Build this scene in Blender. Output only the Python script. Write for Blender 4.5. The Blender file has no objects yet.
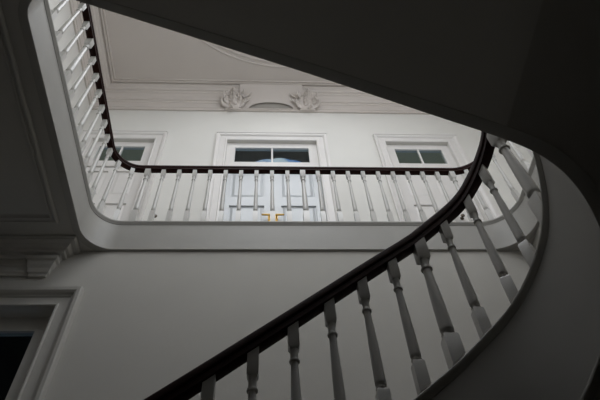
import bpy, bmesh, math, random
from math import pi, sin, cos, atan2, hypot
from mathutils import Matrix, Vector
random.seed(7)
SC = bpy.context.scene
COL = SC.collection

# ------------------------------------------------------------------ materials
def mat(name, col, rough=.6, spec=.4, noise=0.0, nscale=6.0, bump=0.0, bscale=40.0, metal=0.0, coat=0.0, stretch=None):
    m = bpy.data.materials.new(name); m.use_nodes = True
    nt = m.node_tree; b = nt.nodes['Principled BSDF']
    b.inputs['Base Color'].default_value = (*col, 1)
    b.inputs['Roughness'].default_value = rough
    b.inputs['Specular IOR Level'].default_value = spec
    b.inputs['Metallic'].default_value = metal
    b.inputs['Coat Weight'].default_value = coat
    tc = nt.nodes.new('ShaderNodeTexCoord')
    src = tc.outputs['Object']
    if stretch:
        mp = nt.nodes.new('ShaderNodeMapping'); mp.inputs['Scale'].default_value = stretch
        nt.links.new(src, mp.inputs['Vector']); src = mp.outputs['Vector']
    if noise:
        n = nt.nodes.new('ShaderNodeTexNoise'); n.inputs['Scale'].default_value = nscale
        n.inputs['Detail'].default_value = 4
        nt.links.new(src, n.inputs['Vector'])
        r = nt.nodes.new('ShaderNodeValToRGB')
        r.color_ramp.elements[0].position = .3; r.color_ramp.elements[1].position = .7
        r.color_ramp.elements[0].color = (*[c * (1 - noise) for c in col], 1)
        r.color_ramp.elements[1].color = (*[min(1, c * (1 + noise * .6)) for c in col], 1)
        nt.links.new(n.outputs['Fac'], r.inputs['Fac'])
        nt.links.new(r.outputs['Color'], b.inputs['Base Color'])
    if bump:
        n2 = nt.nodes.new('ShaderNodeTexNoise'); n2.inputs['Scale'].default_value = bscale
        nt.links.new(tc.outputs['Object'], n2.inputs['Vector'])
        bp = nt.nodes.new('ShaderNodeBump'); bp.inputs['Strength'].default_value = bump
        bp.inputs['Distance'].default_value = .01
        nt.links.new(n2.outputs['Fac'], bp.inputs['Height'])
        nt.links.new(bp.outputs['Normal'], b.inputs['Normal'])
    return m

M = {}
M['plaster'] = mat('wall plaster', (.72, .71, .675), .75, .25, .03, 1.3, .05, 60)
M['ceiling'] = mat('ceiling plaster', (.63, .58, .54), .8, .2, .03, 1.1, .05, 50)
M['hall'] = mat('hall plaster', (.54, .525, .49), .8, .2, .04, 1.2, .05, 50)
M['paint'] = mat('white joinery paint', (.72, .70, .68), .38, .5, .025, 3.0, .03, 30)
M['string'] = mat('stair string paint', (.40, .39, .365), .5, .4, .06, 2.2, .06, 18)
M['baluster'] = mat('baluster paint', (.55, .54, .515), .3, .5, .03, 8)
M['door'] = mat('cool white door gloss', (.52, .545, .565), .28, .5, .02, 3.0, .03, 20)
M['rail'] = mat('dark mahogany', (.024, .008, .006), .6, .1, .35, 9, 0, 40, 0, 0, (1, 1, 6))
M['room'] = mat('green room paint', (.66, .60, .40), .8, .2, .04, 2)
M['grey'] = mat('recess shade grey', (.36, .34, .31), .8, .2, .05, 4)  # shade of the half round recess put into an even grey
M['tread'] = mat('dark stair timber', (.04, .024, .016), .45, .4, .3, 7)
M['floor'] = mat('dark hall floor', (.075, .06, .048), .5, .3, .3, 3)
M['landing'] = mat('dark landing boards', (.16, .12, .09), .5, .3, .25, 4)
M['brass'] = mat('brass', (.62, .40, .12), .28, .5, .1, 20, 0, 40, 1.0)
M['mark'] = mat('dark bronze', (.10, .08, .06), .4, .5, .1, 20, 0, 40, .6)
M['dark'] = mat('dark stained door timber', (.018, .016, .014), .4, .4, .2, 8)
M['eave'] = mat('verandah boards', (.10, .10, .095), .7, .2, .2, 5)

def glass_mat(name, tint, refl):
    m = bpy.data.materials.new(name); m.use_nodes = True
    nt = m.node_tree; nt.nodes.clear()
    out = nt.nodes.new('ShaderNodeOutputMaterial')
    mix = nt.nodes.new('ShaderNodeMixShader')
    tr = nt.nodes.new('ShaderNodeBsdfTransparent'); tr.inputs['Color'].default_value = (*tint, 1)
    gl = nt.nodes.new('ShaderNodeBsdfGlossy'); gl.inputs['Roughness'].default_value = .03
    gl.inputs['Color'].default_value = (.8, .85, .85, 1)
    lw = nt.nodes.new('ShaderNodeLayerWeight'); lw.inputs['Blend'].default_value = .5
    pw = nt.nodes.new('ShaderNodeMath'); pw.operation = 'POWER'; pw.inputs[1].default_value = 4
    ml = nt.nodes.new('ShaderNodeMath'); ml.operation = 'MULTIPLY_ADD'; ml.inputs[1].default_value = refl; ml.inputs[2].default_value = .03
    nt.links.new(lw.outputs['Facing'], pw.inputs[0]); nt.links.new(pw.outputs[0], ml.inputs[0])
    nt.links.new(ml.outputs[0], mix.inputs[0]); nt.links.new(tr.outputs[0], mix.inputs[1])
    nt.links.new(gl.outputs[0], mix.inputs[2]); nt.links.new(mix.outputs[0], out.inputs['Surface'])
    return m
M['glass'] = glass_mat('window glass', (.75, .80, .79), .6)
M['skyglass'] = glass_mat('skylight glass', (.97, .98, .99), .1)

# ------------------------------------------------------------------ mesh helpers
class MB:
    def __init__(s): s.v = []; s.f = []; s.sm = []
    def add(s, vs, fs, smooth=False):
        o = len(s.v); s.v += [tuple(v) for v in vs]
        s.f += [tuple(i + o for i in f) for f in fs]; s.sm += [smooth] * len(fs)
        return s
    def box(s, x0, x1, y0, y1, z0, z1):
        vs = [(x, y, z) for z in (z0, z1) for y in (y0, y1) for x in (x0, x1)]
        return s.add(vs, [(0, 2, 3, 1), (4, 5, 7, 6), (0, 1, 5, 4), (2, 6, 7, 3), (0, 4, 6, 2), (1, 3, 7, 5)])
    def rings(s, rs, closed_ring=True, closed_path=False, caps=True, smooth=False):
        n = len(rs[0]); vs = [p for r in rs for p in r]; fs = []
        m = len(rs)
        for i in range(m if closed_path else m - 1):
            j = (i + 1) % m
            for k in range(n if closed_ring else n - 1):
                l = (k + 1) % n
                fs.append((i * n + k, i * n + l, j * n + l, j * n + k))
        if caps and closed_ring and not closed_path:
            fs.append(tuple(reversed(range(n)))); fs.append(tuple(range((m - 1) * n, m * n)))
        return s.add(vs, fs, smooth)
    def build(s, name, material, parent=None, origin=None, bevel=0, autosmooth=None):
        me = bpy.data.meshes.new(name)
        org = Vector(origin) if origin is not None else Vector((0, 0, 0))
        if parent is not None and origin is None: org = world(parent)
        me.from_pydata([tuple(Vector(v) - org) for v in s.v], [], s.f)
        me.polygons.foreach_set('use_smooth', s.sm)
        bm = bmesh.new(); bm.from_mesh(me)
        bmesh.ops.recalc_face_normals(bm, faces=bm.faces)
        bm.to_mesh(me); bm.free()
        me.materials.append(material)
        o = bpy.data.objects.new(name, me); COL.objects.link(o)
        if parent is not None: o.parent = parent
        if origin is not None: o.location = org - (world(parent) if parent else Vector((0, 0, 0)))
        if bevel:
            b = o.modifiers.new('bevel', 'BEVEL'); b.width = bevel; b.segments = 2; b.limit_method = 'ANGLE'
        if autosmooth:
            try: me.set_sharp_from_angle(angle=math.radians(autosmooth))
            except Exception: pass
        return o

def world(o):
    p = Vector((0, 0, 0))
    while o is not None: p = p + Vector(o.location); o = o.parent
    return p
def tag(o, label, cat, group=None, kind=None):
    o['label'] = label; o['category'] = cat
    if group: o['group'] = group
    if kind: o['kind'] = kind
    return o
def thing(name, loc, label, cat, group=None, kind=None):
    o = bpy.data.objects.new(name, None); COL.objects.link(o); o.location = loc; o.empty_display_size = .1
    return tag(o, label, cat, group, kind)

def mitre(path, profile, A, B, N, org=(0, 0, 0), closed=False, smooth=False):
    """sweep profile [(u, p)] along the flat polyline path [(a, b)]: u to the left of travel, p along N"""
    A, B, N, org = map(Vector, (A, B, N, org)); n = len(path); rs = []
    for i, P in enumerate(path):
        P = Vector(P)
        d0 = (P - Vector(path[i - 1])).normalized() if (i > 0 or closed) else None
        d1 = (Vector(path[(i + 1) % n]) - P).normalized() if (i < n - 1 or closed) else None
        d0 = d0 or d1; d1 = d1 or d0
        n0 = Vector((-d0.y, d0.x)); n1 = Vector((-d1.y, d1.x))
        m = (n0 + n1) / (1 + n0.dot(n1))
        rs.append([org + A * (P.x + m.x * u) + B * (P.y + m.y * u) + N * p for u, p in profile])
    mb = MB(); mb.rings(rs, True, closed, True, smooth)
    return mb

# ------------------------------------------------------------------ camera
f = 560.0
R = Matrix(((0.99814098, -0.00508823, -0.06073468), (-0.03978028, -0.80936283, -0.58596018), (-0.04617489, 0.58728691, -0.80806062)))
R = Matrix(((R[0][0], R[0][1], R[0][2]), (R[1][0], R[1][1], R[1][2]), (R[2][0], R[2][1], R[2][2])))
cam = bpy.data.cameras.new('camera'); cam.sensor_width = 36; cam.lens = f / 600 * 36; cam.clip_start = .02
co = bpy.data.objects.new('camera', cam); COL.objects.link(co)
co.matrix_world = R.to_4x4()
SC.camera = co

# ------------------------------------------------------------------ main dimensions (metres, eye point at the origin)
ZF = -0.45                      # hall floor
ZB, ZT = 4.133, 4.573           # landing edge, bottom and top
XL, XR, YF = -1.73, 2.62, 3.60  # the sides of the stairwell opening
Y1, RR, XC = 2.03, .415, 1.05   # inner string: flight one, turn radius, turn centre
Y2 = Y1 - 2 * RR
YC = Y1 - RR
WL, WR, WB, WF = -2.92, 3.80, 4.37, -.42   # upper room walls
ZC = 9.0                        # upper ceiling
YH = 3.62                       # hall back wall
RL, RRC = .28, .38              # corner radii

# the line round the well: lower flight, turn, upper flight, left landing, far landing, right landing
SEG = []
def seg_line(p, q): SEG.append(('L', p, q, hypot(q[0] - p[0], q[1] - p[1])))
def seg_arc(c, r, a0, a1): SEG.append(('A', c, r, a0, a1, abs(a1 - a0) * r))
S0 = -2.74
seg_line((XC + S0, Y1), (XC, Y1))
seg_arc((XC, YC), RR, pi / 2, -pi / 2)
RN = .20
seg_line((XC, Y2), (XL + RN, Y2))
seg_arc((XL + RN, Y2 + RN), RN, -pi / 2, -pi)
seg_line((XL, Y2 + RN), (XL, YF - RL))
seg_arc((XL + RL, YF - RL), RL, pi, pi / 2)
seg_line((XL + RL, YF), (XR - RRC, YF))
seg_arc((XR - RRC, YF - RRC), RRC, pi / 2, 0)
seg_line((XR, YF - RRC), (XR, WF))
def seglen(g, o=0.0):
    return g[3] if g[0] == 'L' else abs(g[4] - g[3]) * abs(g[2] + (o if True else 0))
def W(s):
    """point, outward normal at distance s along the well edge"""
    t = s - S0
    for i, g in enumerate(SEG):
        L = g[-1]
        if t <= L + 1e-9 or i == len(SEG) - 1:
            if g[0] == 'L':
                p, q = g[1], g[2]; k = t / L
                dx, dy = (q[0] - p[0]) / L, (q[1] - p[1]) / L
                return (p[0] + (q[0] - p[0]) * k, p[1] + (q[1] - p[1]) * k), (-dy, dx)
            c, r, a0, a1 = g[1:5]; a = a0 + (a1 - a0) * t / L
            # clockwise turns keep the outside on the left
            return (c[0] + r * cos(a), c[1] + r * sin(a)), (cos(a), sin(a))
        t -= L
CUM = [S0]
for g in SEG: CUM.append(CUM[-1] + g[-1])
S_END = CUM[-1]; S_FLIGHT2 = CUM[3]; S_JOIN = CUM[3]

def interp(tab, s):
    if s <= tab[0][0]: return tab[0][1]
    for (a, x), (b, y) in zip(tab, tab[1:]):
        if s <= b: return x + (y - x) * (s - a) / (b - a)
    return tab[-1][1]
TOPT = [(-3.2, 1.40 - .79 * 2.8), (-.40, 1.40), (-.19, 1.56), (.04, 1.77), (.18, 1.89), (.33, 2.04), (.43, 2.135), (.53, 2.24), (.65, 2.40), (.74, 2.53), (1.0, 2.74), (1.2, 2.88), (1.4, 3.0), (3.47, ZT), (99, ZT)]
BOTT = [(-3.2, 1.31 - .79 * 3.47), (.27, 1.31), (.38, 1.41), (.84, 1.81), (.90, 1.87), (.98, 1.93), (1.07, 1.985), (1.14, 2.02), (1.20, 2.055), (1.26, 2.09), (1.32, 2.14), (1.38, 2.20), (1.5, 2.29), (1.7, 2.455), (2.17, 2.835), (2.75, 3.28), (3.46, 3.82), (3.872, ZB), (99, ZB)]
def smooth_tab(tab, s, w=.06):
    return sum(interp(tab, s + w * k / 3) for k in range(-3, 4)) / 7
def ztop(s): return smooth_tab(TOPT, s)
def zbot(s): return max(smooth_tab(BOTT, s, .05), ZF + .002)
def hrail(s): return interp([(-9, .81), (-1.3, .812), (-.9, .818), (-.2, .834), (0, .848), (.2, .87), (.4, .908), (.7, .935), (1.2, .88), (2.9, .86), (3.5, 1.007), (99, 1.007)], s)
def zrail(s): return smooth_tab([(x, 0) for x in (0, 1)], 0) + sum(ztop(s + .1 * k) + hrail(s + .1 * k) for k in (-1, 0, 1)) / 3 if s > 2.5 else ztop(s) + hrail(s)

def samples(a, b):
    out = [a]; s = a
    while s < b - 1e-6:
        inarc = any(g[0] == 'A' and CUM[i] - 1e-6 <= s < CUM[i + 1] - 1e-6 for i, g in enumerate(SEG))
        nxt = s + (.025 if inarc else .09)
        for c in CUM:
            if s + 1e-6 < c < nxt: nxt = c
        s = min(nxt, b); out.append(s)
    return out
def sweep(a, b, prof, zfun, slope_scale=False):
    """profile [(outward, up)] carried along the well line at height zfun(s)"""
    rs = []
    for s in samples(a, b):
        (x, y), (nx, ny) = W(s)
        z = zfun(s); k = 1.0
        if slope_scale:
            g = (zfun(s + .03) - zfun(s - .03)) / .06; k = math.sqrt(1 + g * g)
        rs.append([(x + nx * o, y + ny * o, z + h * k) for o, h in prof])
    return rs

# ------------------------------------------------------------------ setting: shells
def wall_with_holes(u0, u1, z0, z1, y0, y1, holes):
    """wall in the x-z plane with rectangular holes (xa, xb, za, zb)"""
    mb = MB()
    xs = sorted({u0, u1, *[h[0] for h in holes], *[h[1] for h in holes]})
    zs = sorted({z0, z1, *[h[2] for h in holes], *[h[3] for h in holes]})
    for xa, xb in zip(xs, xs[1:]):
        run = None
        for za, zb in zip(zs, zs[1:]):
            mx, mz = (xa + xb) / 2, (za + zb) / 2
            hole = any(h[0] < mx < h[1] and h[2] < mz < h[3] for h in holes)
            if hole:
                if run: mb.box(xa, xb, y0, y1, run[0], run[1]); run = None
            else: run = (run[0], zb) if run else (za, zb)
        if run: mb.box(xa, xb, y0, y1, run[0], run[1])
    return mb
DC, DLx, DRx = .09, -2.17, 2.365       # centres of the upper doors
HOLES = [(DLx - .47, DLx + .47, ZT - .05, 7.58), (DC - .69, DC + .69, ZT - .05, 7.58), (DRx - .50, DRx + .50, ZT - .05, 7.58)]
o = wall_with_holes(WL - .15, WR + .15, ZT - .02, ZC + .1, WB, WB + .18, HOLES).build('wall_back', M['plaster'])
tag(o, 'white plaster wall above the landing, with three doors in it', 'wall', kind='structure')
o = MB().box(WL - .15, WL, WF, WB, ZF, ZC + .1).build('wall_left', M['plaster'])
tag(o, 'white plaster side wall behind the leftmost run of balusters', 'wall', kind='structure')
VY0, VY1, VZ0, VZ1 = -.15, 1.75, 5.9, 8.3     # added unseen window at the right, brightens the left fascia
g = MB().box(WR, WR + .15, WF, WB, ZT - .44, VZ0).box(WR, WR + .15, WF, WB, VZ1, ZC + .1).box(WR, WR + .15, WF, VY0, VZ0, VZ1).box(WR, WR + .15, VY1, WB, VZ0, VZ1)
o = g.build('wall_right', M['plaster'])
tag(o, 'white plaster side wall at the right end of the upper landing', 'wall', kind='structure')
WX0, WX1, WZ0, WZ1 = -.75, 2.15, 6.9, 8.55     # high stair window behind the viewer
o = wall_with_holes(WL - .15, WR + .15, ZF, ZC + .1, WF - .15, WF, [(WX0, WX1, WZ0, WZ1)]).build('wall_front', M['plaster'])
tag(o, 'plaster wall of the stairwell on the side of the viewer', 'wall', kind='structure')
wn = thing('window_1', ((WX0 + WX1) / 2, WF, WZ0), 'high stair window in the wall behind the viewer', 'window', kind='structure')
g = MB(); ya, yb = WF - .10, WF - .06
g.box(WX0, WX0 + .06, ya, yb, WZ0, WZ1).box(WX1 - .06, WX1, ya, yb, WZ0, WZ1).box(WX0 + .06, WX1 - .06, ya, yb, WZ0, WZ0 + .06).box(WX0 + .06, WX1 - .06, ya, yb, WZ1 - .06, WZ1)
for k in (1, 2, 3): xm = WX0 + (WX1 - WX0) * k / 4; g.box(xm - .015, xm + .015, ya + .005, yb - .005, WZ0 + .06, WZ1 - .06)
g.build('window_frame', M['paint'], wn)
MB().box(WX0 + .05, WX1 - .05, ya + .018, ya + .022, WZ0 + .05, WZ1 - .05).build('pane', M['skyglass'], wn)
MB().box(WX0 - .08, WX1 + .08, WF - .06, WF + .07, WZ0 - .04, WZ0).build('window_sill', M['paint'], wn)
wn = thing('added_window', (WR, (VY0 + VY1) / 2, VZ0), 'added unseen sash window in the wall at the right end of the landing, to light the left fascia', 'window', kind='structure')
g = MB(); xa, xb = WR + .06, WR + .10
g.box(xa, xb, VY0, VY0 + .06, VZ0, VZ1).box(xa, xb, VY1 - .06, VY1, VZ0, VZ1).box(xa, xb, VY0 + .06, VY1 - .06, VZ0, VZ0 + .07).box(xa, xb, VY0 + .06, VY1 - .06, VZ1 - .06, VZ1).box(xa, xb, VY0 + .06, VY1 - .06, 7.08, 7.12)
ym = (VY0 + VY1) / 2
g.box(xa + .005, xb - .005, ym - .012, ym + .012, VZ0 + .07, 7.08).box(xa + .005, xb - .005, ym - .012, ym + .012, 7.12, VZ1 - .06)
g.build('window_frame', M['paint'], wn)
MB().box(xa + .018, xa + .022, VY0 + .05, VY1 - .05, VZ0 + .05, VZ1 - .05).build('pane', M['skyglass'], wn)
MB().box(WR - .07, WR + .06, VY0 - .08, VY1 + .08, VZ0 - .04, VZ0).build('window_sill', M['paint'], wn)
GD = (-2.78, -1.785, ZF, 3.415)
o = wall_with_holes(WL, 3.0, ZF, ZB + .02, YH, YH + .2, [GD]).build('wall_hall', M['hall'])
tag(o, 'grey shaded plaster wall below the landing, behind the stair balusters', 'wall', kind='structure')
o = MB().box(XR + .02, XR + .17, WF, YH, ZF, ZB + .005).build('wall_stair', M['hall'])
tag(o, 'plaster wall along the turn of the stair under the right landing', 'wall', kind='structure')
o = MB().box(WL - .15, WR, WF, YH + .2, ZF - .1, ZF).build('floor', M['floor'])
tag(o, 'dark floor of the entrance hall below the stair', 'floor', kind='structure')

# upper ceiling with a round roof light
SX, SY, SR = .25, 1.45, 1.55
def ceiling_mesh():
    mb = MB(); n = 96; inner = []; outer = []
    for i in range(n):
        a = 2 * pi * i / n; c, s_ = cos(a), sin(a)
        inner.append((SX + SR * c, SY + SR * s_))
        ts = []
        if c > 1e-9: ts.append((WR - SX) / c)
        if c < -1e-9: ts.append((WL - SX) / c)
        if s_ > 1e-9: ts.append((WB - SY) / s_)
        if s_ < -1e-9: ts.append((WF - SY) / s_)
        t = min(ts); outer.append([SX + t * c, SY + t * s_])
    for cx_, cy_ in ((WL, WB), (WR, WB), (WL, WF), (WR, WF)):
        k = min(range(n), key=lambda i: (outer[i][0] - cx_) ** 2 + (outer[i][1] - cy_) ** 2); outer[k] = [cx_, cy_]
    rs = [[(x, y, ZC) for x, y in inner], [(x, y, ZC) for x, y in outer], [(x, y, ZC + .15) for x, y in outer], [(x, y, ZC + .15) for x, y in inner]]
    rs = list(map(list, zip(*rs)))
    mb.rings(rs, True, True); return mb
o = ceiling_mesh().build('ceiling', M['ceiling']); tag(o, 'high plain plaster ceiling over the landing and the stairwell', 'ceiling', kind='structure')
def ring(cx_, cy_, prof, n=96):
    mb = MB(); rs = [[(cx_ + (r) * cos(2 * pi * i / n), cy_ + r * sin(2 * pi * i / n), z) for r, z in prof] for i in range(n)]
    mb.rings(rs, True, True, smooth=False); return mb
sk = thing('skylight', (SX, SY, ZC), 'round glazed roof light above the stairwell', 'skylight', kind='structure')
ring(SX, SY, [(SR, ZC), (SR + .12, ZC + .02), (SR + .12, ZC + .12), (SR, ZC + .12)]).build('upstand', M['ceiling'], sk)
g = MB()
for i in range(6):
    a = pi * i / 6; d = Vector((cos(a), sin(a), 0)); nn = Vector((-sin(a), cos(a), 0)) * .025; c0 = Vector((SX, SY, ZC + .07))
    g.add([c0 - d * SR - nn, c0 + d * SR - nn, c0 + d * SR + nn, c0 - d * SR + nn] + [p + Vector((0, 0, .05)) for p in (c0 - d * SR - nn, c0 + d * SR - nn, c0 + d * SR + nn, c0 - d * SR + nn)],
          [(0, 1, 2, 3), (4, 7, 6, 5), (0, 4, 5, 1), (2, 6, 7, 3), (1, 5, 6, 2), (0, 3, 7, 4)])
g.build('glazing_bar', M['paint'], sk)
g = MB(); n = 48
g.add([(SX + (SR + .05) * cos(2 * pi * i / n), SY + (SR + .05) * sin(2 * pi * i / n), ZC + .121) for i in range(n)] + [(SX + (SR + .05) * cos(2 * pi * i / n), SY + (SR + .05) * sin(2 * pi * i / n), ZC + .127) for i in range(n)],
      [tuple(range(n)), tuple(range(n, 2 * n))] + [(i, (i + 1) % n, n + (i + 1) % n, n + i) for i in range(n)])
g.build('pane', M['skyglass'], sk)
# ring moulding on the ceiling
o = ring(.3, 1.4, [(2.25, ZC + .01), (2.25, ZC - .005), (2.265, ZC - .009), (2.285, ZC - .005), (2.29, ZC - .001), (2.33, ZC - .001), (2.335, ZC - .005), (2.35, ZC - .009), (2.365, ZC - .005), (2.365, ZC + .01)]).build('trim_1', M['ceiling'])
tag(o, 'thin curved plaster moulding on the upper ceiling', 'ceiling moulding', kind='structure')

# cornice of the upper room, broken by the panel between the two carved brackets
cp = [(0, 8.63), (.028, 8.63), (.034, 8.645), (.034, 8.665), (.05, 8.675), (.058, 8.70), (.08, 8.735), (.10, 8.745), (.10, 8.775), (.125, 8.785), (.14, 8.83), (.175, 8.875), (.205, 8.89), (.205, 8.915), (.235, 8.925), (.25, 8.95), (.285, 8.965), (.30, 8.97), (.30, ZC), (0, ZC)]
cp = [(p_ * .95, ZC - (ZC - z_) * 1.22) for p_, z_ in cp]
PX0, PX1 = -.46, .62
o = mitre([(PX0, WB), (WL, WB), (WL, WF), (WR, WF), (WR, WB), (PX1, WB)], cp, (1, 0, 0), (0, 1, 0), (0, 0, 1)).build('trim_2', M['ceiling'])
tag(o, 'stepped plaster cornice between the high ceiling and the walls', 'cornice', kind='structure')
bp_ = [(.345, ZC + .005), (.345, ZC - .014), (.355, ZC - .02), (.365, ZC - .014), (.372, ZC - .008), (.385, ZC - .008), (.392, ZC - .014), (.40, ZC - .02), (.41, ZC - .012), (.41, ZC + .005)]
bp_ = [(p_ - .036, z_) for p_, z_ in bp_]
o = mitre([(WL, WB), (WL, WF), (WR, WF), (WR, WB)], bp_, (1, 0, 0), (0, 1, 0), (0, 0, 1), closed=True).build('trim_3', M['ceiling'])
tag(o, 'fine double line moulding on the ceiling in front of the cornice', 'ceiling moulding', kind='structure')
# plain sloping panel with a half round recess
def lunette_panel():
    mb = MB(); yb = WB + .003
    A = Vector((4.335, 8.588)); B = Vector((4.06, 8.985)); D = B - A
    up = Vector((.42, .91))                                  # the recess goes up and back
    def P(x, t, d=0.0):
        q = A + D * t + up * d; return (x, q.x, q.y)
    mb.box(PX0 - .01, PX1 + .01, 4.338, yb, 8.549, 8.588)                  # ledge below
    mb.box(PX0, PX1, 4.325, yb, 8.578, 8.588)
    mb.add([P(PX0, 1), P(PX1, 1), (PX1, 4.05, ZC), (PX0, 4.05, ZC)], [(0, 1, 2, 3)])
    cx_, ax, t0, t1 = .08, .375, .03, .28
    n = 28; ell = [(cx_ + ax * cos(pi * i / n), t0 + (t1 - t0) * sin(pi * i / n)) for i in range(n + 1)]
    out = []
    for (x, t) in ell:
        dx, dt = x - cx_, t - t0
        k = min([(PX1 - cx_) / dx if dx > 1e-6 else 9e9, (PX0 - cx_) / dx if dx < -1e-6 else 9e9, (1 - t0) / dt if dt > 1e-6 else 9e9])
        out.append([cx_ + dx * k, t0 + dt * k])
    for c in (PX0, PX1):
        j = min(range(n + 1), key=lambda i: abs(out[i][0] - c) + abs(out[i][1] - 1)); out[j] = [c, 1]
    mb.rings([[P(a[0], a[1]), P(b_[0], b_[1]), P(b_[0], b_[1], .04)] for a, b_ in zip(out, ell)], False, False, False)
    mb.add([P(PX0, 0), P(PX1, 0), P(PX1, t0), P(PX0, t0)], [(0, 1, 2, 3)])
    mb.add([P(cx_ - ax, t0), P(cx_ + ax, t0), P(cx_ + ax, t0, .04), P(cx_ - ax, t0, .04)], [(0, 1, 2, 3)])
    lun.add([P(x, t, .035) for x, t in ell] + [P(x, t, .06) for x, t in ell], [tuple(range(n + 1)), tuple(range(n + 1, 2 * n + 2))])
    for X in (PX0, PX1): mb.add([(X, 4.335, 8.588), (X, 4.06, 8.985), (X, 4.05, ZC), (X, yb, ZC), (X, yb, 8.588)], [(0, 1, 2, 3, 4)])
    return mb
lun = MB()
o = lunette_panel().build('trim_4', M['ceiling'])
tag(o, 'plain cornice panel with a shallow half round recess between the carved brackets', 'cornice panel', kind='structure')

tag(lun.build('trim_10', M['grey']), 'flat half round sheet in the cornice panel, recess shade painted in grey', 'inset', kind='structure')
# carved acanthus brackets
def leaf(mb, base, dirv, upv, length, width, curl, lobes=5):
    d = Vector(dirv).normalized(); u = (Vector(upv) - d * Vector(upv).dot(d)).normalized(); sd = d.cross(u)
    n = 22; rows = []; ang = 0; p = Vector(base)
    for i in range(n + 1):
        t = i / n; ang = curl * t ** 1.6
        dd = d * cos(ang) + u * sin(ang); uu = u * cos(ang) - d * sin(ang)
        w = width * (sin(pi * min(1, t * .86 + .14)) ** .8) * (.72 + .28 * abs(sin(lobes * pi * t)))
        row = []
        for k in (-1, -.6, -.2, 0, .2, .6, 1):
            row.append(p + sd * w * k + uu * (.16 * w * (1 - abs(k)) + (.10 * width if k == 0 else 0) - .10 * w * (abs(k) > .9)) + dd * (.16 * w * (1 - abs(k)) * 0))
        for k in (1, 0, -1): row.append(p + sd * w * k * .92 - uu * .012)
        rows.append(row); p = p + dd * (length / n)
    mb.rings(rows, True, False, True, smooth=True)
BZ = 8.545
def bracket(cx_, mirror, label):
    t = thing('cornice_bracket', (cx_, WB, BZ), label, 'bracket', 'carved acanthus brackets on the cornice')
    b = MB()
    prof = []
    for i in range(25):
        q = i / 24; z = BZ + .375 * q
        prof.append((WB - (.05 + .15 * q ** 1.3 + .025 * sin(q * 9)), z))
    rs = [[(cx_ + x, y, z) for x in (-.13, -.10)] + [(cx_ + x, y - .01, z) for x in (-.09, .09)] + [(cx_ + x, y, z) for x in (.10, .13)] + [(cx_ + .13, WB, z), (cx_ - .13, WB, z)] for y, z in prof]
    b.rings(rs, True, False, True).build('scroll_body', M['ceiling'], t)
    m = -1 if mirror else 1
    def L(base, d, u, ln, w, c):
        q = MB(); leaf(q, (cx_ + base[0] * m, WB + base[1] * .72, BZ + base[2] * .95), (d[0] * m, d[1], d[2]), (u[0] * m, u[1], u[2]), ln * .86, w * .95, c)
        q.build('acanthus_leaf', M['ceiling'], t)
    L((0, -.10, .02), (0, -.35, 1), (0, -1, 0), .34, .085, 1.6)
    L((-.05, -.09, .02), (-.45, -.3, 1), (0, -1, 0), .30, .07, 1.5)
    L((.05, -.09, .02), (.45, -.3, 1), (0, -1, 0), .30, .07, 1.5)
    L((-.08, -.10, .04), (-1, -.35, .75), (0, -1, 0), .24, .06, 1.4)
    L((.08, -.10, .04), (1, -.35, .75), (0, -1, 0), .24, .06, 1.4)
    L((-.06, -.20, .18), (-1, -.5, .5), (0, -1, .2), .22, .055, 1.3)
    L((.06, -.22, .20), (1, -.45, .45), (0, -1, .2), .24, .05, 1.2)
    L((0, -.24, .22), (0, -.9, .6), (0, -.4, -1), .20, .075, 1.2)
    L((.10, -.16, .14), (1, -.10, .12), (0, -1, .2), .24, .05, .8)
    L((.10, -.22, .24), (1, -.16, .10), (0, -1, .2), .26, .045, .6)
    L((-.02, -.12, .0), (-.2, -.6, -.25), (0, -1, 0), .11, .06, .6)
    rnd = random.Random(11)
    for k in range(9):
        a = rnd.uniform(-1.3, 1.3); h_ = rnd.uniform(.06, .26)
        L((rnd.uniform(-.10, .10), -.12 - .5 * h_, h_), (sin(a), -.35, .7 * cos(a)), (0, -1, .1), rnd.uniform(.12, .17), rnd.uniform(.03, .045), rnd.uniform(1.2, 2.2))
    return t
bracket(-.56, False, 'carved plaster acanthus bracket on the cornice, left of the half round recess')
bracket(.70, True, 'carved plaster acanthus bracket on the cornice, right of the half round recess')

# ------------------------------------------------------------------ upper floor slab round the opening, its edge band and soffit
def outer_pt(x, y, nx, ny, x0, x1, y0, y1):
    ts = []
    if nx > 1e-6: ts.append((x1 - x) / nx)
    if nx < -1e-6: ts.append((x0 - x) / nx)
    if ny > 1e-6: ts.append((y1 - y) / ny)
    if ny < -1e-6: ts.append((y0 - y) / ny)
    t = max(0, min(ts)); return (x + nx * t, y + ny * t)
def slab():
    mb = MB(); rs = []; z0, z1 = ZB + .006, ZT - .012
    pts = []
    for s in samples(S_JOIN, S_END):
        (x, y), (nx, ny) = W(s); pts.append((x, y, nx, ny))
    for x, y, nx, ny in pts:
        a = (x + nx * .02, y + ny * .02)
        b = outer_pt(a[0], a[1], nx, ny, WL + .002, WR - .002, WF, WB - .002)
        rs.append([(a[0], a[1], z0), (b[0], b[1], z0), (b[0], b[1], z1), (a[0], a[1], z1)])
    # snap the nearest outer points to the room corners
    for c in ((WL + .002, WB - .002), (WR - .002, WB - .002)):
        k = min(range(len(rs)), key=lambda i: (rs[i][1][0] - c[0]) ** 2 + (rs[i][1][1] - c[1]) ** 2)
        rs[k][1] = (*c, z0); rs[k][2] = (*c, z1)
    mb.rings(rs, True, False, True)
    return mb
o = slab().build('floor_landing', M['hall']); tag(o, 'landing floor round the stairwell, shaded plaster soffit beneath', 'floor', kind='structure')
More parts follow.
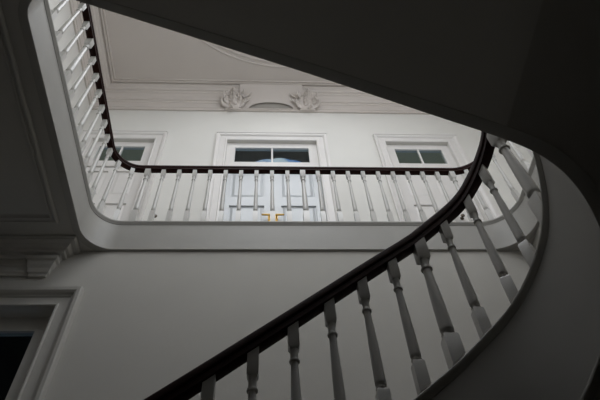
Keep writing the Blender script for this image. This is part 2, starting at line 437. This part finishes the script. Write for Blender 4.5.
# front left part of the landing, where the upper flight arrives
o = MB().box(WL + .002, XC - (3.42 - CUM[2]), WF, Y2 + .02, ZB + .006, ZT - .012).build('floor_stairhead', M['hall'])
tag(o, 'landing floor at the head of the upper flight', 'floor', kind='structure')
edge = [(.06, 0), (0, 0), (0, 1), (.06, 1)]
def band(a, b):
    rs = []
    for s in samples(a, b):
        (x, y), (nx, ny) = W(s); z0, z1 = zbot(s), ztop(s)
        rs.append([(x + nx * o_, y + ny * o_, z) for o_, z in ((.06, z0), (.008, z0), (-.004, z0 + .006), (-.006, z0 + .014), (-.004, z0 + .022), (.004, z0 + .026), (.004, z1 - .05), (.06, z1 - .05))])
    return MB().rings(rs)
CAP = [(.075, -.012), (.012, -.062), (.0, -.060), (-.004, -.050), (-.014, -.034), (-.02, -.026), (-.024, -.018), (-.024, -.006), (-.018, 0), (.085, 0), (.085, -.012)]
CAP = [(.061, -.04), (.010, -.052), (.0, -.050), (-.003, -.042), (-.009, -.030), (-.013, -.024), (-.016, -.016), (-.016, -.005), (-.012, 0), (.066, 0), (.066, -.04)]
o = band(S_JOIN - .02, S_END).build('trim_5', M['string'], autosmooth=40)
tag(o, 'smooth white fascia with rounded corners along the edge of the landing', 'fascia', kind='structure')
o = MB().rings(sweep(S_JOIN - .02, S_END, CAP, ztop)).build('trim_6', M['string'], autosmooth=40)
tag(o, 'projecting white nosing on top of the landing fascia, under the balusters', 'nosing', kind='structure')
# panel moulding on the soffit under the left part of the landing
sp = [(0, ZB + .008), (0, ZB - .02), (.012, ZB - .032), (.022, ZB - .032), (.028, ZB - .016), (.046, ZB - .012), (.052, ZB - .024), (.064, ZB - .024), (.072, ZB - .004), (.085, ZB + .008)]
o = mitre([(-1.89, 3.26), (-2.76, 3.26), (-2.76, -.1), (-1.89, -.1)], sp, (1, 0, 0), (0, 1, 0), (0, 0, 1), closed=True).build('trim_7', M['hall'])
tag(o, 'rectangular panel moulding on the dark soffit under the left landing', 'soffit moulding', kind='structure')
# hall cornice, returned at the edge of the well
hp = [(0, 3.985), (.05, 3.985), (.06, 4.0), (.065, 4.015), (.095, 4.02), (.10, 4.045), (.125, 4.05), (.14, 4.075), (.15, 4.09), (.185, 4.095), (.19, 4.11), (.20, 4.115), (.20, ZB + .008), (0, ZB + .008)]
o = mitre([(-1.965, YH + .02), (-1.965, YH), (WL, YH)], hp, (1, 0, 0), (0, 1, 0), (0, 0, 1)).build('trim_8', M['hall'])
tag(o, 'dark stepped cornice above the hall door, ending at the edge of the stairwell', 'cornice', kind='structure')
lp = [(0, 3.79), (.018, 3.79), (.022, 3.815), (.03, 3.83), (.03, 3.90), (.038, 3.91), (.038, 3.985), (0, 3.985)]
o = mitre([(-2.115, YH), (WL, YH)], lp, (1, 0, 0), (0, 1, 0), (0, 0, 1)).build('trim_9', M['hall'])
tag(o, 'plain banded frieze under the dark hall cornice', 'frieze', kind='structure')
kp = [(0, 3.775), (.022, 3.775), (.026, 3.80), (.04, 3.815), (.046, 3.86), (.062, 3.895), (.07, 3.935), (.088, 3.95), (.088, 3.983), (0, 3.983)]
o = mitre([(-2.0, YH + .02), (-2.0, YH), (-2.11, YH), (-2.11, YH + .02)], kp, (1, 0, 0), (0, 1, 0), (0, 0, 1)).build('cornice_console', M['hall'])
tag(o, 'small moulded console block under the end of the dark hall cornice', 'console', kind='structure')

# ------------------------------------------------------------------ staircase
st = thing('staircase', (XC - 2.0, 2.8, ZF), 'curved staircase rising round a narrow well, with plastered soffit and plain grey string', 'staircase')
def rel(mb, name, m, parent, **k): return mb.build(name, m, parent, **k)
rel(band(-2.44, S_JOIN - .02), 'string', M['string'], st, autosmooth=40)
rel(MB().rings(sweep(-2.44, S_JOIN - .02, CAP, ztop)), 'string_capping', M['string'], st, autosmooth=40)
BX1, BY1, BY0 = XR + .018, YH - .002, WF + .002
def stair_outer(s):
    (x, y), (nx, ny) = W(s)
    if s < 0 or s > CUM[2]: return (x, BY1 if s < 0 else BY0)
    return outer_pt(XC, YC, nx, ny, -9, BX1, BY0, BY1)
def soff():
    rs = []
    ss = [s for s in samples(-1.95, 3.46)]
    for s in ss:
        (x, y), (nx, ny) = W(s); b = stair_outer(s); z = zbot(s) + .004
        a = (x + nx * .02, y + ny * .02)
        rs.append([[a[0], a[1], z], [b[0], b[1], z], [b[0], b[1], z + .05], [a[0], a[1], z + .05]])
    for c in ((BX1, BY1), (BX1, BY0)):
        k = min(range(len(rs)), key=lambda i: (rs[i][1][0] - c[0]) ** 2 + (rs[i][1][1] - c[1]) ** 2)
        for j in (1, 2): rs[k][j][0], rs[k][j][1] = c
    return MB().rings(rs)
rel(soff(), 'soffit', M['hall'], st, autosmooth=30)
NR = 28; rise = (ZT - ZF) / NR
def s_at(zv):
    lo, hi = S0, 3.5
    for _ in range(40):
        mid = (lo + hi) / 2
        if ztop(mid) - .14 < zv: lo = mid
        else: hi = mid
    return lo
for i in range(1, NR):
    za = ZF + rise * i
    sa, sb = s_at(za - .0), s_at(za + rise) if i < NR - 1 else 3.42
    if sb - sa < .02: sb = sa + .2
    mb = MB(); rs = []
    nst = 4
    for k in range(nst + 1):
        s = sa + (sb + .02 - sa) * k / nst
        (x, y), (nx, ny) = W(s); b = stair_outer(s); a = (x + nx * (.14 if i < 4 else .062), y + ny * (.14 if i < 4 else .062))
        rs.append([(a[0], a[1], za - rise - .03), (b[0], b[1], za - rise - .03), (b[0], b[1], za), (a[0], a[1], za)])
    mb.rings(rs); rel(mb, 'tread', M['tread'], st)

# ------------------------------------------------------------------ balustrades
RP = [(-.024, 0), (-.031, .003), (-.031, .021), (-.026, .026), (-.036, .032), (-.038, .044), (-.035, .058), (-.024, .068), (0, .073),
      (.024, .068), (.035, .058), (.038, .044), (.036, .032), (.026, .026), (.031, .021), (.031, .003), (.024, 0)]
AX = .036                                    # balusters stand this far behind the edge
RPo = [(AX + a * 1.18, b * 1.18) for a, b in RP]; RPl = [(AX + a * 1.05, b * 1.12) for a, b in RP]
def baluster_mesh(H, name, wb=.054, zb=.188, zt=.85, zr=.757, slope=0.0, over=.012, base=.0015):
    mb = MB()
    def sq(w, z, k=0.0): return [(-w, -w, z - k * w), (w, -w, z + k * w), (w, w, z + k * w), (-w, w, z - k * w)]
    h = wb / 2; z1 = zb * H; z2 = zt * H; zr = zr * H
    mb.rings([sq(h, base, slope), sq(h, z1), sq(h * .80, z1 + .012)])
    ht = h * .93
    mb.rings([sq(ht * .78, z2 - .012), sq(ht, z2), sq(ht, H + over, slope)])
    prof = [(.018, z1), (.022, z1 + .008), (.025, z1 + .016), (.026, z1 + .020), (.0185, z1 + .028), (.019, z1 + .034), (.0245, z1 + .040), (.0255, z1 + .050), (.0250, z1 + .075),
            (.0245, z1 + .14), (.0225, z1 + .26), (.020, .60 * H), (.0178, .68 * H), (.0172, zr - .013), (.0172, zr - .009), (.0225, zr - .007), (.0245, zr), (.0225, zr + .007), (.0175, zr + .009), (.0175, (zr + z2) / 2), (.019, z2 - .022), (.0225, z2 - .006)]
    n = 16; q = wb / .054; prof = [(r * q, z) for r, z in prof]
    mb.rings([[(r * cos(2 * pi * i / n), r * sin(2 * pi * i / n), z) for i in range(n)] for r, z in prof], smooth=True)
    me = bpy.data.meshes.new(name); me.from_pydata(mb.v, [], mb.f); me.polygons.foreach_set('use_smooth', mb.sm)
    bm = bmesh.new(); bm.from_mesh(me); bmesh.ops.recalc_face_normals(bm, faces=bm.faces); bm.to_mesh(me); bm.free()
    me.materials.append(M['baluster'])
    try: me.set_sharp_from_angle(angle=math.radians(50))
    except Exception: pass
    return me
def place_baluster(me, root, s, label=None):
    (x, y), (nx, ny) = W(s)
    o = bpy.data.objects.new('baluster', me); COL.objects.link(o); o.parent = root
    o.location = Vector((x + nx * AX, y + ny * AX, ztop(s))) - world(root)
    o.rotation_euler = (0, 0, atan2(-nx, ny))
    if label: o['label'] = label
    return o
ba = thing('stair_balustrade', (XC - 2.0, Y1 + AX, ZF), 'turned balusters and dark handrail climbing along the curved stair in front', 'balustrade')
SA, SB = -2.46, 3.62
r1 = MB().rings(sweep(SA, SB, RPo, zrail, True)).build('handrail', M['rail'], ba, autosmooth=35); r1['label'] = 'dark polished handrail of the stair'
for k in range(-6, 24):
    s = -1.29 + .186 * k - (.03 if k == 9 else .035 if k == 10 else 0)
    if not SA + .06 < s < 3.0: continue
    (xa, ya), na = W(s - .03); (xb, yb), nb = W(s + .03)
    run = hypot(xb + nb[0] * AX - xa - na[0] * AX, yb + nb[1] * AX - ya - na[1] * AX)
    sl = (ztop(s + .03) - ztop(s - .03)) / run
    big = k in (6, 10)
    H = zrail(s) - ztop(s)
    place_baluster(baluster_mesh(H, 'baluster', (.074 if k == 6 else .082) if big else .056, slope=sl, base=.016 if k > 4 else .002), ba, s, 'thicker baluster' if big else None)
# newel at the foot of the stair
(x, y), (nx, ny) = W(-2.55); zt = zrail(-2.55)
g = MB()
def sqr(w, z): return [(x + nx * AX - w, y + ny * AX - w, z), (x + nx * AX + w, y + ny * AX - w, z), (x + nx * AX + w, y + ny * AX + w, z), (x + nx * AX - w, y + ny * AX + w, z)]
g.rings([sqr(.07, ZF), sqr(.07, ZF + .3), sqr(.055, ZF + .32), sqr(.045, ZF + .5), sqr(.04, zt - .2), sqr(.06, zt - .17), sqr(.06, zt + .08), sqr(.075, zt + .09), sqr(.075, zt + .12), sqr(.04, zt + .15)])
g.build('newel_post', M['baluster'], ba)

lb = thing('landing_balustrade', (XL, YF, ZT), 'slim white balusters under a mahogany handrail round the upper landing', 'balustrade')
r2 = MB().rings(sweep(SB + .004, S_END, RPl, zrail, True)).build('handrail', M['rail'], lb, autosmooth=35); r2['label'] = 'dark mahogany handrail of the landing'
me2 = baluster_mesh(1.007, 'baluster', .050, .20, .885, .815, 0, .008); me2_big = baluster_mesh(1.007, 'baluster', .066, .20, .885, .815, 0, .008)
# equal spacing along the line of the balusters themselves
def s_axis_list(pitch, anchor_s):
    out = [anchor_s]
    def step(sgn):
        s = anchor_s; acc = 0
        while True:
            s += sgn * .002
            if not (S_JOIN + .03 < s < S_END - .06): return
            (x0, y0), (a0, b0) = W(s - sgn * .002); (x1, y1), (a1, b1) = W(s)
            acc += hypot(x1 + a1 * AX - x0 - a0 * AX, y1 + b1 * AX - y0 - b0 * AX)
            if acc >= pitch: out.append(s); acc -= pitch
    step(1); step(-1); return sorted(out)
anchor = CUM[6] + (.07 - (XL + RL))
LS = s_axis_list(.1803, anchor); i0 = LS.index(anchor)
for i, s in enumerate(LS):
    big = (i - i0) % 10 == 2
    place_baluster(me2_big if big else me2, lb, s, 'thicker baluster' if big else None)

# ------------------------------------------------------------------ doors
def door_upper(name, cx_, half, label, leaves, matleaf, handle):
    """half = half width of the opening"""
    t = thing(name, (cx_, WB, ZT), label, 'door', kind='structure')
    zt = 7.58; cw = .165
    # casing: moulded architrave with a small cap moulding
    pr = [(0, 0), (0, .022), (.02, .03), (.03, .022), (.105, .022), (.115, .034), (.13, .046), (.15, .05), (cw, .05), (cw, 0)]
    path = [(cx_ + half, ZT), (cx_ + half, zt), (cx_ - half, zt), (cx_ - half, ZT)]
    mitre(path, [(-u, p) for u, p in pr], (1, 0, 0), (0, 0, 1), (0, -1, 0), (0, WB + .001, 0)).build('casing', M['paint'], t)
    MB().box(cx_ - half - cw - .008, cx_ + half + cw + .008, WB - .06, WB, zt + cw - .004, zt + cw + .03).build('casing_cap', M['paint'], t, bevel=.01)
    # transom frame
    yf = WB + .045; z0, z1 = 6.87, zt
    fw = .13
    xa, xb = cx_ - half, cx_ + half
    pz0, pz1 = 7.04, 7.45
    g = MB()
    px0, px1 = cx_ - half + fw, cx_ + half - fw
    g.box(xa, xb, yf, yf + .06, pz1, z1); g.box(xa, xb, yf, yf + .06, z0, pz0)
    g.box(xa, px0, yf, yf + .06, pz0, pz1); g.box(px1, xb, yf, yf + .06, pz0, pz1)
    g.box(cx_ - .013, cx_ + .013, yf + .004, yf + .05, pz0, pz1)
    w = g.build('transom_window', M['paint'], t)
    MB().box(xa, xb, yf - .02, yf + .0, z0 - .0, z0 + .05).build('transom_bar', M['paint'], t)
    for a, b in ((px0, cx_ - .013), (cx_ + .013, px1)):
        MB().box(a, b, yf + .028, yf + .034, pz0, pz1).build('pane', M['glass'], w)
    # leaves
    n = leaves; lw = (xb - xa) / n; zl = z0
    for k in range(n):
        a, b = xa + lw * k + .003, xa + lw * (k + 1) - .003
        yl = yf + .004; th = .045; stl = .11 if n == 2 else .12
        rq = (5.965, 6.16) if n == 2 else (6.00, 6.20)
        rails = [(ZT + .008, ZT + .22), rq, (zl - .10, zl - .004)]
        g = MB()
        cols = [(a, a + stl), (b - stl, b)]
        if n == 1: cols.append(((a + b) / 2 - .055, (a + b) / 2 + .055))
        for c0, c1 in cols: g.box(c0, c1, yl, yl + th, ZT + .008, zl - .004)
        spans = [(a + stl, b - stl)] if n == 2 else [(a + stl, (a + b) / 2 - .055), ((a + b) / 2 + .055, b - stl)]
        for q0, q1 in spans:
            for c0, c1 in rails: g.box(q0, q1, yl, yl + th, c0, c1)
        lf = g.build('door_leaf', matleaf, t)
        for c0, c1 in spans:
            for q0, q1 in ((ZT + .22, rq[0]), (rq[1], zl - .10)):
                p = MB(); p.box(c0, c1, yl + .022, yl + .032, q0, q1)
                e = .055
                p.rings([[(c0 + .02, yl + .022, q0 + .02), (c1 - .02, yl + .022, q0 + .02), (c1 - .02, yl + .022, q1 - .02), (c0 + .02, yl + .022, q1 - .02)],
                         [(c0 + e, yl + .010, q0 + e), (c1 - e, yl + .010, q0 + e), (c1 - e, yl + .010, q1 - e), (c0 + e, yl + .010, q1 - e)]])
                p.build('panel', matleaf, lf)
        if handle == 'pair':
            m = -1 if k == 0 else 1; hx = cx_ + m * .048; hz = 5.70
            h = MB(); h.box(hx - .016, hx + .016, yl - .008, yl, hz - .09, hz + .07)
            h.box(hx - .009, hx + .009, yl - .05, yl, hz - .009, hz + .009)
            h.rings([[(hx - m * .012 + m * tq * .11, yl - .052 + .014 * sin(a_), hz + .016 * cos(a_) * (1 - .25 * tq)) for a_ in [pi / 4 * i for i in range(8)]] for tq in (0, .3, .6, 1.0)], smooth=True)
            hb = h.build('door_handle', M['brass'], lf, bevel=.003); hb['label'] = 'brass lever handle'
        elif handle:
            hx = cx_ + handle; hz = 5.70
            h = MB(); n_ = 14
            h.rings([[(hx + r * cos(2 * pi * i / n_), yl - d, hz + r * sin(2 * pi * i / n_)) for i in range(n_)] for r, d in ((.028, 0), (.028, .006), (.011, .008), (.011, .03), (.026, .04), (.028, .055), (.018, .064))], smooth=True)
            h.build('door_knob', M['mark'], lf)
    MB().box(xa, xb, yf + .0, yf + .06, ZT - .04, ZT + .004).build('threshold', M['tread'], t)
    return t
door_upper('door_1', DLx, .47, 'white single door with two dark transom panes, left of the double door', 1, M['paint'], -.36)
door_upper('door_2', DC, .69, 'white double door with brass lever handles in the middle of the landing', 2, M['door'], 'pair')
door_upper('door_3', DRx, .50, 'white single door with two dark transom panes, right of the double door', 1, M['paint'], .205)

g = MB(); hx, hz = -1.40, 5.66; n_ = 14
g.rings([[(hx + r * cos(2 * pi * i / n_), WB - d, hz + r * sin(2 * pi * i / n_)) for i in range(n_)] for r, d in ((.034, .0), (.034, .008), (.026, .014), (.012, .016), (.011, .03), (.008, .034))], smooth=True)
o = g.build('light_switch', M['mark'], None, origin=(hx, WB, hz))
tag(o, 'small dark round switch on the white wall right of the leftmost upper door', 'switch')
# hall door under the left landing
gd = thing('door_4', ((GD[0] + GD[1]) / 2, YH, ZF), 'dark hall door in a deep moulded casing below the landing', 'door', kind='structure')
pr = [(0, 0), (0, .02), (.008, .03), (.02, .03), (.026, .018), (.10, .018), (.106, .028), (.118, .034), (.13, .05), (.15, .065), (.18, .07), (.19, .058), (.19, 0)]
mitre([(GD[1], ZF), (GD[1], GD[3]), (GD[0], GD[3]), (GD[0], ZF)], [(-u, p) for u, p in pr], (1, 0, 0), (0, 0, 1), (0, -1, 0), (0, YH + .001, 0)).build('casing', M['hall'], gd)
g = MB(); yf = YH + .12; a, b = GD[0], GD[1]
g.box(b - .15, b, yf, yf + .07, ZF, GD[3]); g.box(a, a + .15, yf, yf + .07, ZF, GD[3]); g.box(a + .15, b - .15, yf, yf + .07, GD[3] - .15, GD[3]); g.box(a + .15, b - .15, yf, yf + .07, 2.15, 2.25)
fr_ = g.build('transom_frame', M['hall'], gd)
MB().box(a + .15, b - .15, yf + .03, yf + .036, 2.25, GD[3] - .15).build('pane', M['glass'], fr_)
g = MB().box(a + .155, b - .155, yf + .01, yf + .055, ZF + .01, 2.145)
lf = g.build('door_leaf', M['dark'], gd)
h = MB(); n_ = 14; hx, hz = b - .22, ZF + 1.0
h.rings([[(hx + r * cos(2 * pi * i / n_), yf + .01 - d, hz + r * sin(2 * pi * i / n_)) for i in range(n_)] for r, d in ((.028, 0), (.028, .006), (.011, .008), (.011, .03), (.026, .04), (.028, .055), (.018, .064))], smooth=True)
h.build('door_knob', M['brass'], lf)
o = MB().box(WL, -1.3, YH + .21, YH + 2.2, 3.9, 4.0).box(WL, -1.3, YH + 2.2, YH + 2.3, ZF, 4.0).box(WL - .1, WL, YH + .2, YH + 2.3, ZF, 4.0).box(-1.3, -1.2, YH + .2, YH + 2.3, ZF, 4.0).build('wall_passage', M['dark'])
tag(o, 'unlit room seen through the glass over the hall door', 'wall', kind='structure')

# rooms behind the side doors and the verandah roof behind the double door
for nm, x0, x1, lab in (('wall_bedroom', -3.3, -1.3, 'dim room behind the left transom panes'), ('wall_study', 1.55, 3.5, 'dim room behind the right transom panes')):
    g = MB(); y0, y1 = WB + .19, WB + 2.4
    g.box(x0, x1, y0, y1, 8.6, 8.7); g.box(x0 - .1, x0, y0, y1, ZT, 8.7); g.box(x1, x1 + .1, y0, y1, ZT, 8.7)
    g.box(x0, x1, y1, y1 + .1, ZT, 5.6); g.box(x0, x1, y1, y1 + .1, 7.6, 8.7)
    o = g.build(nm, M['room']); tag(o, lab, 'wall', kind='structure')
g = MB().box(-1.3, 1.5, WB + .19, 5.29, 8.78, 8.88)
xs = [-1.3 + 2.8 * i / 140 for i in range(141)]
def scallop(x):  # added valance edge, shaped to leave an arched patch of sky
    if not -.22 < x < .66: return 8.36
    u = (x + .22) / .88
    return 8.36 + .19 * sin(pi * u) ** .6 * (.80 + .2 * abs(sin(2.5 * pi * u + .4)))
g.rings([[(x, 5.25, scallop(x)), (x, 5.25, 8.79), (x, 5.275, 8.79), (x, 5.275, scallop(x))] for x in xs])
o = g.build('roof_verandah', M['eave'])
tag(o, 'dark verandah roof with an added scalloped edge shaping the patch of sky, seen through the middle transom panes', 'roof', kind='structure')

# ------------------------------------------------------------------ light: sky and daylight through the roof light, stair window and added right window
wd = bpy.data.worlds.new('sky'); SC.world = wd; wd.use_nodes = True
nt = wd.node_tree; bg = nt.nodes['Background']
tc = nt.nodes.new('ShaderNodeTexCoord')
nz = nt.nodes.new('ShaderNodeTexNoise'); nz.inputs['Scale'].default_value = 30; nz.inputs['Detail'].default_value = 7
mp = nt.nodes.new('ShaderNodeMapping'); mp.inputs['Scale'].default_value = (1, 1, 1); mp.inputs['Location'].default_value = (.32, .1, .03)
nt.links.new(tc.outputs['Generated'], mp.inputs['Vector']); nt.links.new(mp.outputs['Vector'], nz.inputs['Vector'])
rp = nt.nodes.new('ShaderNodeValToRGB')
rp.color_ramp.elements[0].position = .46; rp.color_ramp.elements[0].color = (.10, .24, .58, 1)
rp.color_ramp.elements[1].position = .58; rp.color_ramp.elements[1].color = (.62, .70, .80, 1)
nt.links.new(nz.outputs['Fac'], rp.inputs['Fac']); nt.links.new(rp.outputs['Color'], bg.inputs['Color'])
bg.inputs['Strength'].default_value = 1.0
L = bpy.data.lights.new('daylight', 'AREA'); L.shape = 'DISK'; L.size = 2 * SR * .98; L.energy = 140; L.color = (1.0, .985, .955)
lo = bpy.data.objects.new('daylight', L); COL.objects.link(lo); lo.location = (SX, SY, ZC + .14)
L = bpy.data.lights.new('daylight', 'AREA'); L.shape = 'RECTANGLE'; L.size = WX1 - WX0; L.size_y = WZ1 - WZ0; L.energy = 36; L.color = (1.0, .985, .955)
lo = bpy.data.objects.new('daylight', L); COL.objects.link(lo); lo.location = ((WX0 + WX1) / 2, WF - .17, (WZ0 + WZ1) / 2); lo.rotation_euler = (pi / 2, 0, 0)
L = bpy.data.lights.new('daylight', 'AREA'); L.shape = 'RECTANGLE'; L.size = VZ1 - VZ0; L.size_y = VY1 - VY0; L.energy = 66; L.color = (1.0, .985, .955)  # added lamp outside the right window, lifts the left fascia
lo = bpy.data.objects.new('daylight', L); COL.objects.link(lo); lo.location = (WR + .17, ym, (VZ0 + VZ1) / 2); lo.rotation_euler = (0, pi / 2, 0)
SC.view_settings.view_transform = 'Standard'; SC.view_settings.look = 'None'
SC.view_settings.exposure = 0; SC.view_settings.gamma = 1; SC.view_settings.use_curve_mapping = False
